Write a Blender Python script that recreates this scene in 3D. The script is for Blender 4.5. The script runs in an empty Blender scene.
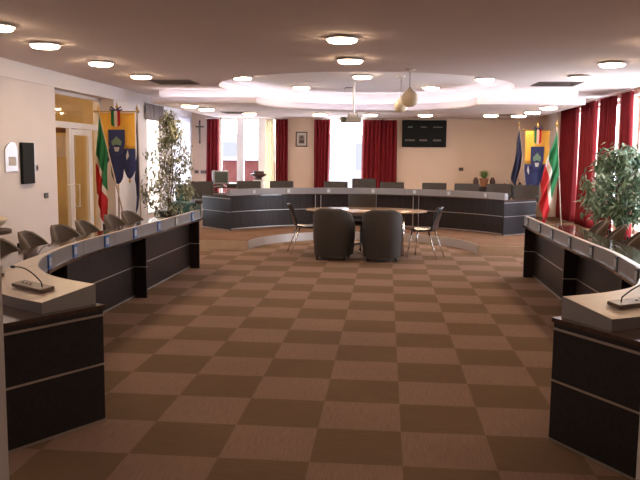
import bpy, bmesh, math, random
from mathutils import Vector, Matrix
random.seed(7)
PI = math.pi
S = bpy.context.scene
C = S.collection

# ------------------------------------------------------------ camera
cam = bpy.data.cameras.new('camera')
cam.sensor_fit = 'HORIZONTAL'; cam.sensor_width = 36.0
cam.lens = 738.7 / 640 * 36.0
cam.clip_start = 0.05; cam.clip_end = 200
co = bpy.data.objects.new('camera', cam); C.objects.link(co)
yaw, pitch, roll = -0.0883, -0.1139, 0.0103
fw = Vector((math.sin(yaw) * math.cos(pitch), math.cos(yaw) * math.cos(pitch), math.sin(pitch)))
rt = Vector((math.cos(yaw), -math.sin(yaw), 0)); up = rt.cross(fw)
r2 = rt * math.cos(roll) + up * math.sin(roll)
u2 = -rt * math.sin(roll) + up * math.cos(roll)
M = Matrix((r2, u2, -fw)).transposed().to_4x4(); M.translation = (0, 0, 1.6412)
co.matrix_world = M
S.camera = co

# ------------------------------------------------------------ world, exposure
SKY = 9.0          # overcast daylight
LAMP = 30.0        # ceiling lamp diffusers
COVE = 5.8        # hidden strips of the cove
w = bpy.data.worlds.new('overcast_sky'); S.world = w; w.use_nodes = True
nt = w.node_tree; bg = nt.nodes['Background']
tc = nt.nodes.new('ShaderNodeTexCoord'); sx = nt.nodes.new('ShaderNodeSeparateXYZ')
cr = nt.nodes.new('ShaderNodeValToRGB')
nt.links.new(tc.outputs['Generated'], sx.inputs[0]); nt.links.new(sx.outputs['Z'], cr.inputs[0])
cr.color_ramp.elements[0].position = 0.0; cr.color_ramp.elements[0].color = (0.80, 0.84, 0.95, 1)
cr.color_ramp.elements[1].position = 0.6; cr.color_ramp.elements[1].color = (0.92, 0.95, 1.0, 1)
nt.links.new(cr.outputs[0], bg.inputs['Color']); bg.inputs['Strength'].default_value = SKY
S.view_settings.view_transform = 'Standard'; S.view_settings.look = 'None'
S.view_settings.gamma = 1.0; S.view_settings.use_curve_mapping = False
S.view_settings.exposure = 0.88
try:
    S.cycles.max_bounces = 8; S.cycles.diffuse_bounces = 5; S.cycles.glossy_bounces = 4
    S.cycles.transparent_max_bounces = 12; S.cycles.sample_clamp_indirect = 6.0
    S.cycles.use_denoising = True; S.cycles.caustics_reflective = False; S.cycles.caustics_refractive = False
except Exception:
    pass

def portal(name, loc, rot, sx_, sy_):
    l = bpy.data.lights.new(name, 'AREA'); l.shape = 'RECTANGLE'; l.size = sx_; l.size_y = sy_
    l.cycles.is_portal = True
    o = bpy.data.objects.new(name, l); o.location = loc; o.rotation_euler = rot; C.objects.link(o)
portal('daylight_portal', (-3.65, 19.55, 1.4), (-PI / 2, 0, 0), 1.5, 2.4)
portal('daylight_portal', (-1.05, 19.55, 1.4), (-PI / 2, 0, 0), 1.1, 2.4)
portal('daylight_portal', (4.83, 15.9, 1.5), (PI / 2, 0, PI / 2), 2.4, 2.5)
portal('daylight_portal', (4.83, 12.8, 1.5), (PI / 2, 0, PI / 2), 2.6, 2.5)
portal('daylight_portal', (4.83, 18.1, 1.5), (PI / 2, 0, PI / 2), 1.5, 2.5)
portal('daylight_portal', (-5.5, 15.95, 1.4), (PI / 2, 0, -PI / 2), .9, 2.2)
portal('daylight_portal', (-5.5, 18.1, 1.4), (PI / 2, 0, -PI / 2), 1.2, 2.2)

# ------------------------------------------------------------ materials
MAT = {}
def mat(name, col, rough=0.6, metal=0.0, emit=0.0, ecol=None, var=0.0, scale=20.0, stretch=(1, 1, 1), bump=0.0, spec=None, alpha=None, transl=0.0):
    m = bpy.data.materials.new(name); m.use_nodes = True; MAT[name] = m
    n = m.node_tree.nodes; L = m.node_tree.links; b = n['Principled BSDF']
    b.inputs['Base Color'].default_value = (*col, 1); b.inputs['Roughness'].default_value = rough
    b.inputs['Metallic'].default_value = metal
    if spec is not None: b.inputs['Specular IOR Level'].default_value = spec
    if emit:
        b.inputs['Emission Color'].default_value = (*(ecol or col), 1); b.inputs['Emission Strength'].default_value = emit
    if alpha is not None: b.inputs['Alpha'].default_value = alpha
    if var or bump:
        t = n.new('ShaderNodeTexCoord'); mp = n.new('ShaderNodeMapping'); mp.inputs['Scale'].default_value = stretch
        no = n.new('ShaderNodeTexNoise'); no.inputs['Scale'].default_value = scale; no.inputs['Detail'].default_value = 4
        L.new(t.outputs['Object'], mp.inputs[0]); L.new(mp.outputs[0], no.inputs['Vector'])
        if var:
            mr = n.new('ShaderNodeMapRange'); mr.inputs['To Min'].default_value = 1 - var; mr.inputs['To Max'].default_value = 1 + var
            mr.inputs['From Min'].default_value = 0.25; mr.inputs['From Max'].default_value = 0.75
            mx = n.new('ShaderNodeVectorMath'); mx.operation = 'SCALE'; mx.inputs[0].default_value = col
            L.new(no.outputs['Fac'], mr.inputs['Value']); L.new(mr.outputs[0], mx.inputs['Scale']); L.new(mx.outputs[0], b.inputs['Base Color'])
        if bump:
            bp = n.new('ShaderNodeBump'); bp.inputs['Strength'].default_value = bump; bp.inputs['Distance'].default_value = 0.01
            L.new(no.outputs['Fac'], bp.inputs['Height']); L.new(bp.outputs[0], b.inputs['Normal'])
    if transl:
        tr = n.new('ShaderNodeBsdfTranslucent'); tr.inputs['Color'].default_value = (*col, 1)
        ms = n.new('ShaderNodeMixShader'); ms.inputs[0].default_value = transl
        out = n['Material Output']
        L.new(b.outputs[0], ms.inputs[1]); L.new(tr.outputs[0], ms.inputs[2]); L.new(ms.outputs[0], out.inputs[0])
    return m
mat('wall_paint', (0.66, 0.52, 0.42), 0.85, var=0.02, scale=3)
mat('wall_paint_white', (0.77, 0.73, 0.74), 0.85, var=0.02, scale=3)
mat('ceiling_paint', (0.70, 0.61, 0.585), 0.9, var=0.015, scale=2)
mat('plaster_white', (0.84, 0.82, 0.84), 0.8)
mat('hall_yellow', (0.84, 0.68, 0.36), 0.8)
mat('white_frame', (0.80, 0.78, 0.78), 0.45)
mat('stage_riser', (0.62, 0.50, 0.40), 0.35, var=0.1, scale=6)
mat('riser_metal', (0.62, 0.60, 0.60), 0.35, metal=0.5)
mat('dark_wood', (0.022, 0.016, 0.017), 0.38, var=0.5, scale=30, stretch=(1, 1, .15), spec=0.35)
mat('end_wood', (0.022, 0.022, 0.028), 0.40, var=0.35, scale=40, spec=0.35)
mat('worktop_brown', (0.075, 0.050, 0.045), 0.09, var=0.25, scale=25)
mat('console_grey', (0.27, 0.27, 0.295), 0.38, var=0.03, scale=40)
mat('console_top', (0.66, 0.58, 0.52), 0.35, var=0.03, scale=40)
mat('cove_lip_translucent', (0.84, 0.82, 0.86), 0.6, transl=0.4)  # plaster lip; translucency added so the strip behind brightens its shaded front
mat('aluminium', (0.55, 0.54, 0.54), 0.35, metal=0.8)
mat('blue_plate', (0.07, 0.20, 0.55), 0.4)
mat('slate_plate', (0.12, 0.16, 0.22), 0.4)
mat('grey_plate', (0.30, 0.29, 0.29), 0.4)
mat('plate_card', (0.55, 0.62, 0.70), 0.6)
mat('chair_fabric', (0.13, 0.105, 0.092), 0.85, var=0.25, scale=60, bump=0.2)
mat('dark_fabric', (0.05, 0.043, 0.040), 0.8, var=0.25, scale=60, bump=0.2)
mat('tub_fabric', (0.048, 0.043, 0.043), 0.75, var=0.3, scale=90, bump=0.3)
mat('black_plastic', (0.02, 0.02, 0.022), 0.4)
mat('shell_black', (0.022, 0.024, 0.034), 0.22)
mat('lacquer_dark', (0.012, 0.013, 0.013), 0.7, spec=0.2)
mat('chrome', (0.75, 0.74, 0.74), 0.15, metal=1.0)
mat('mic_brown', (0.13, 0.09, 0.075), 0.35)
mat('curtain_red', (0.24, 0.008, 0.016), 0.85, var=0.12, scale=8, transl=0.12)
mat('sheer_cream', (0.85, 0.79, 0.64), 0.9, transl=0.5)
mat('sheer_white', (0.85, 0.85, 0.90), 0.9, transl=0.55)
mat('curtain_grey', (0.35, 0.33, 0.35), 0.9, transl=0.2)
mat('table_wood', (0.42, 0.27, 0.17), 0.12, var=0.15, scale=8, stretch=(.2, 1, 1))
mat('screen_black', (0.008, 0.009, 0.010), 0.6, spec=0.15)
mat('display_mark', (0.18, 0.17, 0.15), 0.6)
mat('display_mark_green', (0.25, 0.38, 0.30), 0.6)
mat('crt_grey', (0.28, 0.27, 0.27), 0.5)
mat('crt_glass', (0.06, 0.07, 0.06), 0.15)
mat('globe_cream', (0.74, 0.66, 0.50), 0.35)
mat('vent_dark', (0.10, 0.075, 0.065), 0.6)
mat('clay', (0.28, 0.12, 0.06), 0.7, var=0.15, scale=10)
mat('urn_dark', (0.055, 0.022, 0.022), 0.35)
mat('soil', (0.03, 0.02, 0.015), 0.95)
mat('bark', (0.16, 0.11, 0.075), 0.9, var=0.3, scale=20)
mat('flag_green', (0.015, 0.17, 0.055), 0.8, transl=0.15)
mat('flag_white', (0.75, 0.66, 0.58), 0.8, transl=0.15)
mat('flag_red', (0.50, 0.015, 0.02), 0.8, transl=0.15)
mat('flag_navy', (0.018, 0.022, 0.065), 0.8)
mat('banner_yellow', (0.80, 0.44, 0.06), 0.75, var=0.1, scale=6)
mat('banner_blue', (0.022, 0.03, 0.12), 0.75)
mat('brass', (0.65, 0.45, 0.18), 0.3, metal=0.9)
mat('pole_wood', (0.45, 0.36, 0.28), 0.5)
mat('cross_wood', (0.07, 0.04, 0.03), 0.6)
mat('figure_grey', (0.20, 0.18, 0.17), 0.6)
mat('photo_paper', (0.55, 0.50, 0.45), 0.5)
mat('silver', (0.62, 0.60, 0.60), 0.3, metal=0.6)
mat('notice_paper', (0.80, 0.72, 0.68), 0.8)
mat('notice_red', (0.55, 0.10, 0.08), 0.7)
mat('lintel_brown', (0.12, 0.035, 0.025), 0.6)
mat('facade', (0.10, 0.10, 0.105), 0.9)
mat('facade_line', (0.045, 0.045, 0.05), 0.8)
mat('roof_red', (0.040, 0.013, 0.012), 0.9, spec=0.0, var=0.15, scale=4)
mat('green_fabric', (0.02, 0.06, 0.045), 0.8)
mat('lamp_glass', (1, 0.9, 0.75), 0.4, emit=LAMP, ecol=(1.0, 0.72, 0.47))
mat('cove_strip', (1, 0.95, 0.95), 0.4, emit=COVE, ecol=(0.97, 0.92, 1.0))
m = mat('glass_pane', (0.95, 0.97, 0.97), 0.05)
n = m.node_tree.nodes; L = m.node_tree.links
tr = n.new('ShaderNodeBsdfTransparent'); gl = n.new('ShaderNodeBsdfGlossy'); gl.inputs['Roughness'].default_value = 0.03
fr = n.new('ShaderNodeFresnel'); fr.inputs['IOR'].default_value = 1.45; ms = n.new('ShaderNodeMixShader')
ge = n.new('ShaderNodeNewGeometry'); inv = n.new('ShaderNodeMath'); inv.operation = 'SUBTRACT'; inv.inputs[0].default_value = 1.0
ml = n.new('ShaderNodeMath'); ml.operation = 'MULTIPLY'; L.new(ge.outputs['Backfacing'], inv.inputs[1]); L.new(inv.outputs[0], ml.inputs[0]); L.new(fr.outputs[0], ml.inputs[1])
L.new(ml.outputs[0], ms.inputs[0]); L.new(tr.outputs[0], ms.inputs[1]); L.new(gl.outputs[0], ms.inputs[2]); L.new(ms.outputs[0], n['Material Output'].inputs[0])
for nm, a, b in (('leaf_green', (0.08, 0.17, 0.09), (0.32, 0.46, 0.36)), ('leaf_pale', (0.08, 0.11, 0.05), (0.42, 0.42, 0.30)), ('leaf_palm', (0.05, 0.16, 0.03), (0.16, 0.30, 0.06)), ('leaf_dark', (0.012, 0.03, 0.012), (0.03, 0.05, 0.02))):
    m = mat(nm, a, 0.45)
    n = m.node_tree.nodes; L = m.node_tree.links
    ge = n.new('ShaderNodeNewGeometry'); r_ = n.new('ShaderNodeValToRGB')
    r_.color_ramp.elements[0].color = (*a, 1); r_.color_ramp.elements[1].color = (*b, 1)
    L.new(ge.outputs['Random Per Island'], r_.inputs[0]); L.new(r_.outputs[0], n['Principled BSDF'].inputs['Base Color'])
# carpet: 0.5 m squares laid in two directions of rib
def carpet(name, c1, c2, ox, oy, ribs=True):
    m = mat(name, c1, 0.95, spec=0.1)
    n = m.node_tree.nodes; L = m.node_tree.links; b = n['Principled BSDF']
    t = n.new('ShaderNodeTexCoord'); mp = n.new('ShaderNodeMapping'); mp.inputs['Location'].default_value = (ox, oy, 0.25)
    ck = n.new('ShaderNodeTexChecker'); ck.inputs['Scale'].default_value = 2.0
    ck.inputs['Color1'].default_value = (*c1, 1); ck.inputs['Color2'].default_value = (*c2, 1)
    L.new(t.outputs['Object'], mp.inputs[0]); L.new(mp.outputs[0], ck.inputs['Vector'])
    def ribw(st):
        q = n.new('ShaderNodeMapping'); q.inputs['Scale'].default_value = st
        z = n.new('ShaderNodeTexNoise'); z.inputs['Scale'].default_value = 1.0; z.inputs['Detail'].default_value = 5
        L.new(t.outputs['Object'], q.inputs[0]); L.new(q.outputs[0], z.inputs['Vector']); return z
    a1, a2 = ribw((160, 7, 1)), ribw((7, 160, 1))
    mxf = n.new('ShaderNodeMix'); L.new(ck.outputs['Fac'], mxf.inputs[0]); L.new(a2.outputs['Fac'], mxf.inputs[2]); L.new(a1.outputs['Fac'], mxf.inputs[3])
    big = n.new('ShaderNodeTexNoise'); big.inputs['Scale'].default_value = 1.3
    L.new(t.outputs['Object'], big.inputs['Vector'])
    mr = n.new('ShaderNodeMapRange'); mr.inputs[1].default_value = .2; mr.inputs[2].default_value = .8; mr.inputs[3].default_value = .78; mr.inputs[4].default_value = 1.22
    L.new(mxf.outputs[0], mr.inputs[0])
    m2 = n.new('ShaderNodeMapRange'); m2.inputs[1].default_value = .3; m2.inputs[2].default_value = .7; m2.inputs[3].default_value = .94; m2.inputs[4].default_value = 1.06
    L.new(big.outputs['Fac'], m2.inputs[0])
    mu = n.new('ShaderNodeMath'); mu.operation = 'MULTIPLY'; L.new(mr.outputs[0], mu.inputs[0]); L.new(m2.outputs[0], mu.inputs[1])
    sc = n.new('ShaderNodeVectorMath'); sc.operation = 'SCALE'; L.new(ck.outputs['Color'], sc.inputs[0]); L.new(mu.outputs[0], sc.inputs['Scale'])
    L.new(sc.outputs[0], b.inputs['Base Color'])
    bp = n.new('ShaderNodeBump'); bp.inputs['Strength'].default_value = 0.25; bp.inputs['Distance'].default_value = 0.004
    L.new(mxf.outputs[0], bp.inputs['Height']); L.new(bp.outputs[0], b.inputs['Normal'])
    return m
LIGHT_C, DARK_C = (0.262, 0.172, 0.135), (0.176, 0.115, 0.074)
carpet('carpet_checker', LIGHT_C, DARK_C, 0.382, -3.801)
carpet('carpet_stage', (0.20, 0.118, 0.078), (0.18, 0.105, 0.068), 0.382, -3.801)

# ------------------------------------------------------------ helpers
def nb(): return bmesh.new()
def obj(name, bm, m, parent=None, smooth=False, loc=None, rot=None, kind=None):
    bmesh.ops.recalc_face_normals(bm, faces=bm.faces[:])
    me = bpy.data.meshes.new(name); bm.to_mesh(me); bm.free()
    for k in (m if isinstance(m, (list, tuple)) else [m]): me.materials.append(MAT[k])
    if smooth:
        for p in me.polygons: p.use_smooth = True
    o = bpy.data.objects.new(name, me); C.objects.link(o)
    if parent: o.parent = parent
    if loc is not None: o.location = loc
    if rot is not None: o.rotation_euler = rot
    if kind: o['kind'] = kind
    return o
def struct(name, bm, m, **k): return obj(name, bm, m, kind='structure', **k)
def sharp(o, ang=40):
    me = o.data
    b = bmesh.new(); b.from_mesh(me)
    for e in b.edges:
        if len(e.link_faces) == 2 and e.calc_face_angle(0) > math.radians(ang): e.smooth = False
    for f in b.faces: f.smooth = True
    b.to_mesh(me); b.free(); return o
def thing(name, label, cat, loc=(0, 0, 0), rz=0, group=None):
    o = bpy.data.objects.new(name, None); C.objects.link(o); o.empty_display_size = 0.1
    o.location = loc; o.rotation_euler = (0, 0, rz); o['label'] = label; o['category'] = cat
    if group: o['group'] = group
    return o
def tag(o, label, cat, group=None):
    o['label'] = label; o['category'] = cat
    if group: o['group'] = group
    return o
def kids(o): return [c for c in C.objects if c.parent == o]
def dup(root, loc, rz=0, label=None, group=None):
    r = root.copy(); C.objects.link(r); r.location = loc; r.rotation_euler = (0, 0, rz)
    if label: r['label'] = label
    if group: r['group'] = group
    for ch in kids(root):
        c = ch.copy(); C.objects.link(c); c.parent = r
        for g in kids(ch):
            d = g.copy(); C.objects.link(d); d.parent = c
    return r
def box(bm, x0, x1, y0, y1, z0, z1, bev=0.0, mi=0, M=None):
    vs = [bm.verts.new(Vector(p)) for p in ((x0, y0, z0), (x1, y0, z0), (x1, y1, z0), (x0, y1, z0), (x0, y0, z1), (x1, y0, z1), (x1, y1, z1), (x0, y1, z1))]
    fs = [bm.faces.new([vs[i] for i in q]) for q in ((0, 3, 2, 1), (4, 5, 6, 7), (0, 1, 5, 4), (1, 2, 6, 5), (2, 3, 7, 6), (3, 0, 4, 7))]
    for f in fs: f.material_index = mi
    if bev:
        es = list({e for f in fs for e in f.edges})
        r = bmesh.ops.bevel(bm, geom=es, offset=bev, segments=2, affect='EDGES', profile=0.6)
        vs = list({v for f in r['faces'] for v in f.verts} | {v for v in vs if v.is_valid})
    if M is not None: bmesh.ops.transform(bm, matrix=M, verts=[v for v in vs if v.is_valid])
    return bm
def tube(bm, pts, r, n=8, rs=None):
    pts = [Vector(p) for p in pts]; rings = []
    for i, p in enumerate(pts):
        d = (pts[min(i + 1, len(pts) - 1)] - pts[max(i - 1, 0)]).normalized()
        a = d.orthogonal().normalized() if abs(d.z) < .99 else Vector((1, 0, 0))
        if abs(d.z) < .99: a = d.cross(Vector((0, 0, 1))).normalized()
        b = d.cross(a).normalized(); rr = rs[i] if rs else r
        rings.append([bm.verts.new(p + a * math.cos(t) * rr + b * math.sin(t) * rr) for t in [2 * PI * k / n for k in range(n)]])
    for A, B in zip(rings, rings[1:]):
        for k in range(n): bm.faces.new((A[k], A[(k + 1) % n], B[(k + 1) % n], B[k]))
    bm.faces.new(rings[0][::-1]); bm.faces.new(rings[-1]); return bm
def lathe(bm, prof, n=24, c=(0, 0, 0), sx=1, sy=1):
    rings = []
    for r, z in prof:
        if r < 1e-5: rings.append([bm.verts.new((c[0], c[1], c[2] + z))])
        else: rings.append([bm.verts.new((c[0] + sx * r * math.cos(2 * PI * k / n), c[1] + sy * r * math.sin(2 * PI * k / n), c[2] + z)) for k in range(n)])
    for A, B in zip(rings, rings[1:]):
        for k in range(n):
            a0, a1, b0, b1 = A[k % len(A)], A[(k + 1) % len(A)], B[k % len(B)], B[(k + 1) % len(B)]
            q = []
            for v in (a0, a1, b1, b0):
                if v not in q: q.append(v)
            if len(q) > 2: bm.faces.new(q)
    if len(rings[0]) > 1: bm.faces.new(rings[0][::-1])
    if len(rings[-1]) > 1: bm.faces.new(rings[-1])
    return bm
def prism(bm, pts, z0, z1):
    a = [bm.verts.new((x, y, z0)) for x, y in pts]; b = [bm.verts.new((x, y, z1)) for x, y in pts]
    n = len(pts)
    bm.faces.new(a[::-1]); bm.faces.new(b)
    for k in range(n): bm.faces.new((a[k], a[(k + 1) % n], b[(k + 1) % n], b[k]))
    bm.normal_update(); bmesh.ops.triangulate(bm, faces=[f for f in bm.faces if len(f.verts) > 4], ngon_method='EAR_CLIP'); return bm
def grid(bm, f, nu, nv, thick=0.0, mf=None):
    """f(u,v)->Vector; closed slab if thick"""
    V = [[Vector(f(i / nu, j / nv)) for j in range(nv + 1)] for i in range(nu + 1)]
    if not thick:
        W = [[bm.verts.new(p) for p in r] for r in V]
        for i in range(nu):
            for j in range(nv):
                q = bm.faces.new((W[i][j], W[i + 1][j], W[i + 1][j + 1], W[i][j + 1]))
                if mf: q.material_index = mf((i + .5) / nu, (j + .5) / nv)
        return bm
    def nrm(i, j):
        a = V[min(i + 1, nu)][j] - V[max(i - 1, 0)][j]; b = V[i][min(j + 1, nv)] - V[i][max(j - 1, 0)]
        return a.cross(b).normalized()
    A = [[bm.verts.new(V[i][j] + nrm(i, j) * thick / 2) for j in range(nv + 1)] for i in range(nu + 1)]
    B = [[bm.verts.new(V[i][j] - nrm(i, j) * thick / 2) for j in range(nv + 1)] for i in range(nu + 1)]
    for i in range(nu):
        for j in range(nv):
            mi = mf((i + .5) / nu, (j + .5) / nv) if mf else 0
            bm.faces.new((A[i][j], A[i + 1][j], A[i + 1][j + 1], A[i][j + 1])).material_index = mi
            bm.faces.new((B[i][j], B[i][j + 1], B[i + 1][j + 1], B[i + 1][j])).material_index = mi
    for i in range(nu):
        for j in (0, nv):
            bm.faces.new((A[i][j], B[i][j], B[i + 1][j], A[i + 1][j])).material_index = mf((i + .5) / nu, min(max(j / nv, .01), .99)) if mf else 0
    for j in range(nv):
        for i in (0, nu):
            bm.faces.new((A[i][j], A[i][j + 1], B[i][j + 1], B[i][j])).material_index = mf(min(max(i / nu, .01), .99), (j + .5) / nv) if mf else 0
    return bm

# ------------------------------------------------------------ room shell
XL, XR, YB, YF = -5.1, 4.38, 19.2, 2.0
ZC, ZS, ZR = 2.88, 2.60, 3.0
STG = 0.15
def B(*a, **k): return box(nb(), *a, **k)
def boxes(*L_):
    bm = nb()
    for b in L_: box(bm, *b)
    return bm
struct('floor', B(-8.5, 5.0, -1.6, 19.6, -0.1, 0.0), 'carpet_checker')
# stage with a round bite
cx, cy, rb = -0.40, 12.55, 1.97
arc = [(cx - rb * math.cos(t), cy + rb * math.sin(t)) for t in [PI * k / 40 for k in range(41)]]
pts = [(XL, 12.55)] + arc + [(XR, 12.55), (XR, YB), (XL, YB)]
struct('floor_platform', prism(nb(), pts, 0.0, STG), 'carpet_stage')
def ribbon(path, th, z0, z1):
    """vertical strip of thickness th along an open path"""
    bm = nb(); P = [Vector((x, y, 0)) for x, y in path]; R = []
    for i, p in enumerate(P):
        d = (P[min(i + 1, len(P) - 1)] - P[max(i - 1, 0)]).normalized(); nn = Vector((d.y, -d.x, 0)) * th
        R.append([bm.verts.new((q.x, q.y, z)) for q, z in ((p, z0), (p + nn, z0), (p + nn, z1), (p, z1))])
    for a, b in zip(R, R[1:]):
        for k in range(4): bm.faces.new((a[k], a[(k + 1) % 4], b[(k + 1) % 4], b[k]))
    bm.faces.new(R[0]); bm.faces.new(R[-1][::-1]); return bm
struct('trim_1', ribbon([(XL, 12.55), (cx - rb, 12.55)], 0.012, 0.0, STG + .004), 'stage_riser')
struct('trim_2', ribbon(arc, 0.012, 0.0, STG + .004), 'riser_metal')
struct('trim_3', ribbon([(cx + rb, 12.55), (XR, 12.55)], 0.012, 0.0, STG + .004), 'stage_riser')
# main ceiling with round opening
RC, rcx, rcy = 2.66, -0.42, 13.79
def ceil_mesh():
    bm = nb(); N = 96
    X0, X1, Y0, Y1 = XL - .5, XR + .5, YF - .2, YB + .4
    def outer(t):
        dx, dy = math.cos(t), math.sin(t); k = 1e9
        if dx > 1e-9: k = min(k, (X1 - rcx) / dx)
        if dx < -1e-9: k = min(k, (X0 - rcx) / dx)
        if dy > 1e-9: k = min(k, (Y1 - rcy) / dy)
        if dy < -1e-9: k = min(k, (Y0 - rcy) / dy)
        return (rcx + dx * k, rcy + dy * k)
    ang = sorted([2 * PI * k / N for k in range(N)] + [math.atan2(y - rcy, x - rcx) % (2 * PI) for x in (X0, X1) for y in (Y0, Y1)])
    In = [(rcx + RC * math.cos(t), rcy + RC * math.sin(t)) for t in ang]; Ou = [outer(t) for t in ang]; n_ = len(ang)
    top = ZR + .2
    a = [bm.verts.new((*p, ZC)) for p in In]; b = [bm.verts.new((*p, ZC)) for p in Ou]
    c = [bm.verts.new((*p, ZR)) for p in In]
    for k in range(n_):
        j = (k + 1) % n_
        bm.faces.new((a[k], b[k], b[j], a[j])); bm.faces.new((a[k], a[j], c[j], c[k])).material_index = 1
    bm.faces.new(c).material_index = 1
    bt = [bm.verts.new((*p, top)) for p in Ou]
    for k in range(n_):
        j = (k + 1) % n_; bm.faces.new((b[k], b[j], bt[j], bt[k]))
    bm.faces.new(bt); return bm
struct('ceiling', ceil_mesh(), ['ceiling_paint', 'plaster_white'])
# lowered ceiling panel with its lit cove
SXL, SXR, SYF = -4.48, 3.55, 13.90
def sof(inset, cyc, ra):
    y0 = SYF + inset; a0 = math.asin((y0 - cyc) / ra)
    aa = [(rcx - ra * math.cos(t), cyc + ra * math.sin(t)) for t in [a0 + (PI - 2 * a0) * k / 48 for k in range(49)]]
    side = min(inset, .05)
    return [(SXL + side, y0)] + aa + [(SXR - side, y0)]
lipP = sof(0, 14.20, 2.06)
struct('ceiling_panel', prism(nb(), lipP + [(SXR, YB), (SXL, YB)], ZS, ZS + .03), 'ceiling_paint')
struct('trim_4', ribbon([(SXL - .004, YB), (SXL - .004, SYF - .004), (lipP[1][0], SYF - .004)], -0.02, ZS, ZS + .115), 'cove_lip_translucent')
struct('trim_6', ribbon(lipP[1:-1], -0.02, ZS, ZS + .155), 'cove_lip_translucent')
struct('trim_7', ribbon([(lipP[-2][0], SYF - .004), (SXR + .004, SYF - .004), (SXR + .004, YB)], -0.02, ZS, ZS + .115), 'cove_lip_translucent')
struct('trim_8', B(XL, XL + .02, YF, 18.0, 2.64, ZC), 'plaster_white')
upP = sof(0.34, rcy, RC)
struct('ceiling_bulkhead', prism(nb(), upP + [(SXR - .05, YB), (SXL + .05, YB)], ZS + .03, ZC), 'plaster_white')
strip = sof(0.15, 14.08, 2.25)
bm = nb(); tube(bm, [(x, y, ZS + .055) for x, y in strip], 0.012, 6)
tag(obj('cove_light', bm, 'cove_strip'), 'long hidden white light strip glowing inside the curved ceiling cove', 'cove light')

# walls
WT = .4
def wall(name, L_, m): return struct(name, boxes(*L_), m)
wall('wall_left', [(XL - WT, XL, YF - .2, 11.12, 0, ZR), (XL - WT, XL, 11.12, 13.6, 2.66, ZR), (XL - WT, XL, 13.6, 15.5, 0, ZR),
                   (XL - WT, XL, 15.5, 16.4, 2.5, ZR), (XL - WT, XL, 15.5, 16.4, 0, .3), (XL - WT, XL, 16.4, 17.5, 0, ZR), (XL - WT, XL, 17.5, 18.7, 2.5, ZR), (XL - WT, XL, 17.5, 18.7, 0, .3), (XL - WT, XL, 18.7, YB + .4, 0, ZR)], 'wall_paint_white')
wall('wall_back', [(XL, -4.4, YB, YB + .35, 0, ZR), (-4.4, -2.88, YB, YB + .35, 2.62, ZR), (-2.88, -1.6, YB, YB + .35, 0, ZR), (-1.6, -.5, YB, YB + .35, 2.62, ZR),
                   (-.5, XR, YB, YB + .35, 0, ZR)], 'wall_paint')
wins = [(11.5, 14.15), (14.65, 17.12), (17.4, 18.9)]
Lr = [(XR, XR + WT, YF - .2, 11.5, 0, ZR), (XR, XR + WT, 14.15, 14.65, 0, ZR), (XR, XR + WT, 17.12, 17.4, 0, ZR), (XR, XR + WT, 18.9, YB + .4, 0, ZR)]
for a, b in wins: Lr += [(XR, XR + WT, a, b, 2.78, ZR), (XR, XR + WT, a, b, 0, .25)]
wall('wall_right', Lr, 'wall_paint')
wall('wall_front', [(XL - WT, -1.092, YF - .2, YF, 0, ZR), (0.695, XR + WT, YF - .2, YF, 0, ZR), (-1.092, .695, YF - .2, YF, 2.35, ZR)], 'wall_paint_white')
# corridor behind the camera
wall('wall_corridor', [(-2.2, -2.0, -1.6, YF - .2, 0, 2.7), (1.6, 1.8, -1.6, YF - .2, 0, 2.7), (-2.2, 1.8, -1.6, -1.4, 0, 2.7)], 'wall_paint_white')
struct('ceiling_corridor', B(-2.2, 1.8, -1.6, YF - .2, 2.7, 2.8), 'ceiling_paint')
# hall behind the glazed door on the left
wall('wall_hall', [(-7.2, -7.0, 10.2, 15.3, 0, 3.3), (-7.0, XL - WT, 10.2, 10.3, 0, 3.3), (-7.0, XL - WT, 15.2, 15.3, 0, 3.3)], 'hall_yellow')
struct('ceiling_hall', B(-7.2, XL - WT, 10.2, 15.3, 3.2, 3.3), 'plaster_white')
struct('trim_5', B(-7.0, -6.50, 15.17, 15.2, 2.06, 2.16), 'lintel_brown')
struct('baseboard_left', boxes((XL, XL + .015, YF, 11.12, 0, .08)), 'stage_riser')

# glazed door screen in the left opening
def glazed(name, x, y0, y1, z0, z1, ms, ts):
    fr_ = thing(name, '', '', (0, 0, 0)); del fr_['label']; del fr_['category']; fr_['kind'] = 'structure'
    L_ = [(x - .03, x + .03, y0, y0 + .07, z0, z1), (x - .03, x + .03, y1 - .07, y1, z0, z1), (x - .03, x + .03, y0, y1, z1 - .06, z1)]
    for a, b in ms: L_.append((x - .03, x + .03, a, b, z0, z1 if not ts else ts[0]))
    for t in ts: L_.append((x - .032, x + .032, y0, y1, t, t + .1))
    obj('door_frame', boxes(*L_), 'white_frame', fr_)
    return fr_
d1 = glazed('door_1', -5.40, 11.12, 13.6, 0, 2.66, [(12.22, 12.30), (13.14, 13.2)], [2.06])
obj('glass', B(-5.405, -5.40, 11.19, 13.53, 2.16, 2.6), 'glass_pane', d1)
obj('glass', B(-5.405, -5.40, 11.19, 12.22, .1, 2.06), 'glass_pane', d1)
leaf = obj('door_leaf', boxes((-5.42, -5.37, 12.31, 12.40, .02, 2.05), (-5.42, -5.37, 13.04, 13.13, .02, 2.05), (-5.42, -5.37, 12.4, 13.04, .02, .15), (-5.42, -5.37, 12.4, 13.04, 1.95, 2.05)), 'white_frame', d1)
obj('glass', B(-5.405, -5.40, 12.40, 13.04, .15, 1.95), 'glass_pane', leaf)
bm = nb(); tube(bm, [(-5.37, 12.38, 1.10), (-5.28, 12.38, 1.10), (-5.28, 12.38, .72), (-5.37, 12.38, .72)], .014, 8); tube(bm, [(-5.37, 12.38, 1.10), (-5.37, 12.10, 1.10)], .010, 6)
obj('door_handle', bm, 'white_frame', leaf, smooth=True)
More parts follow.
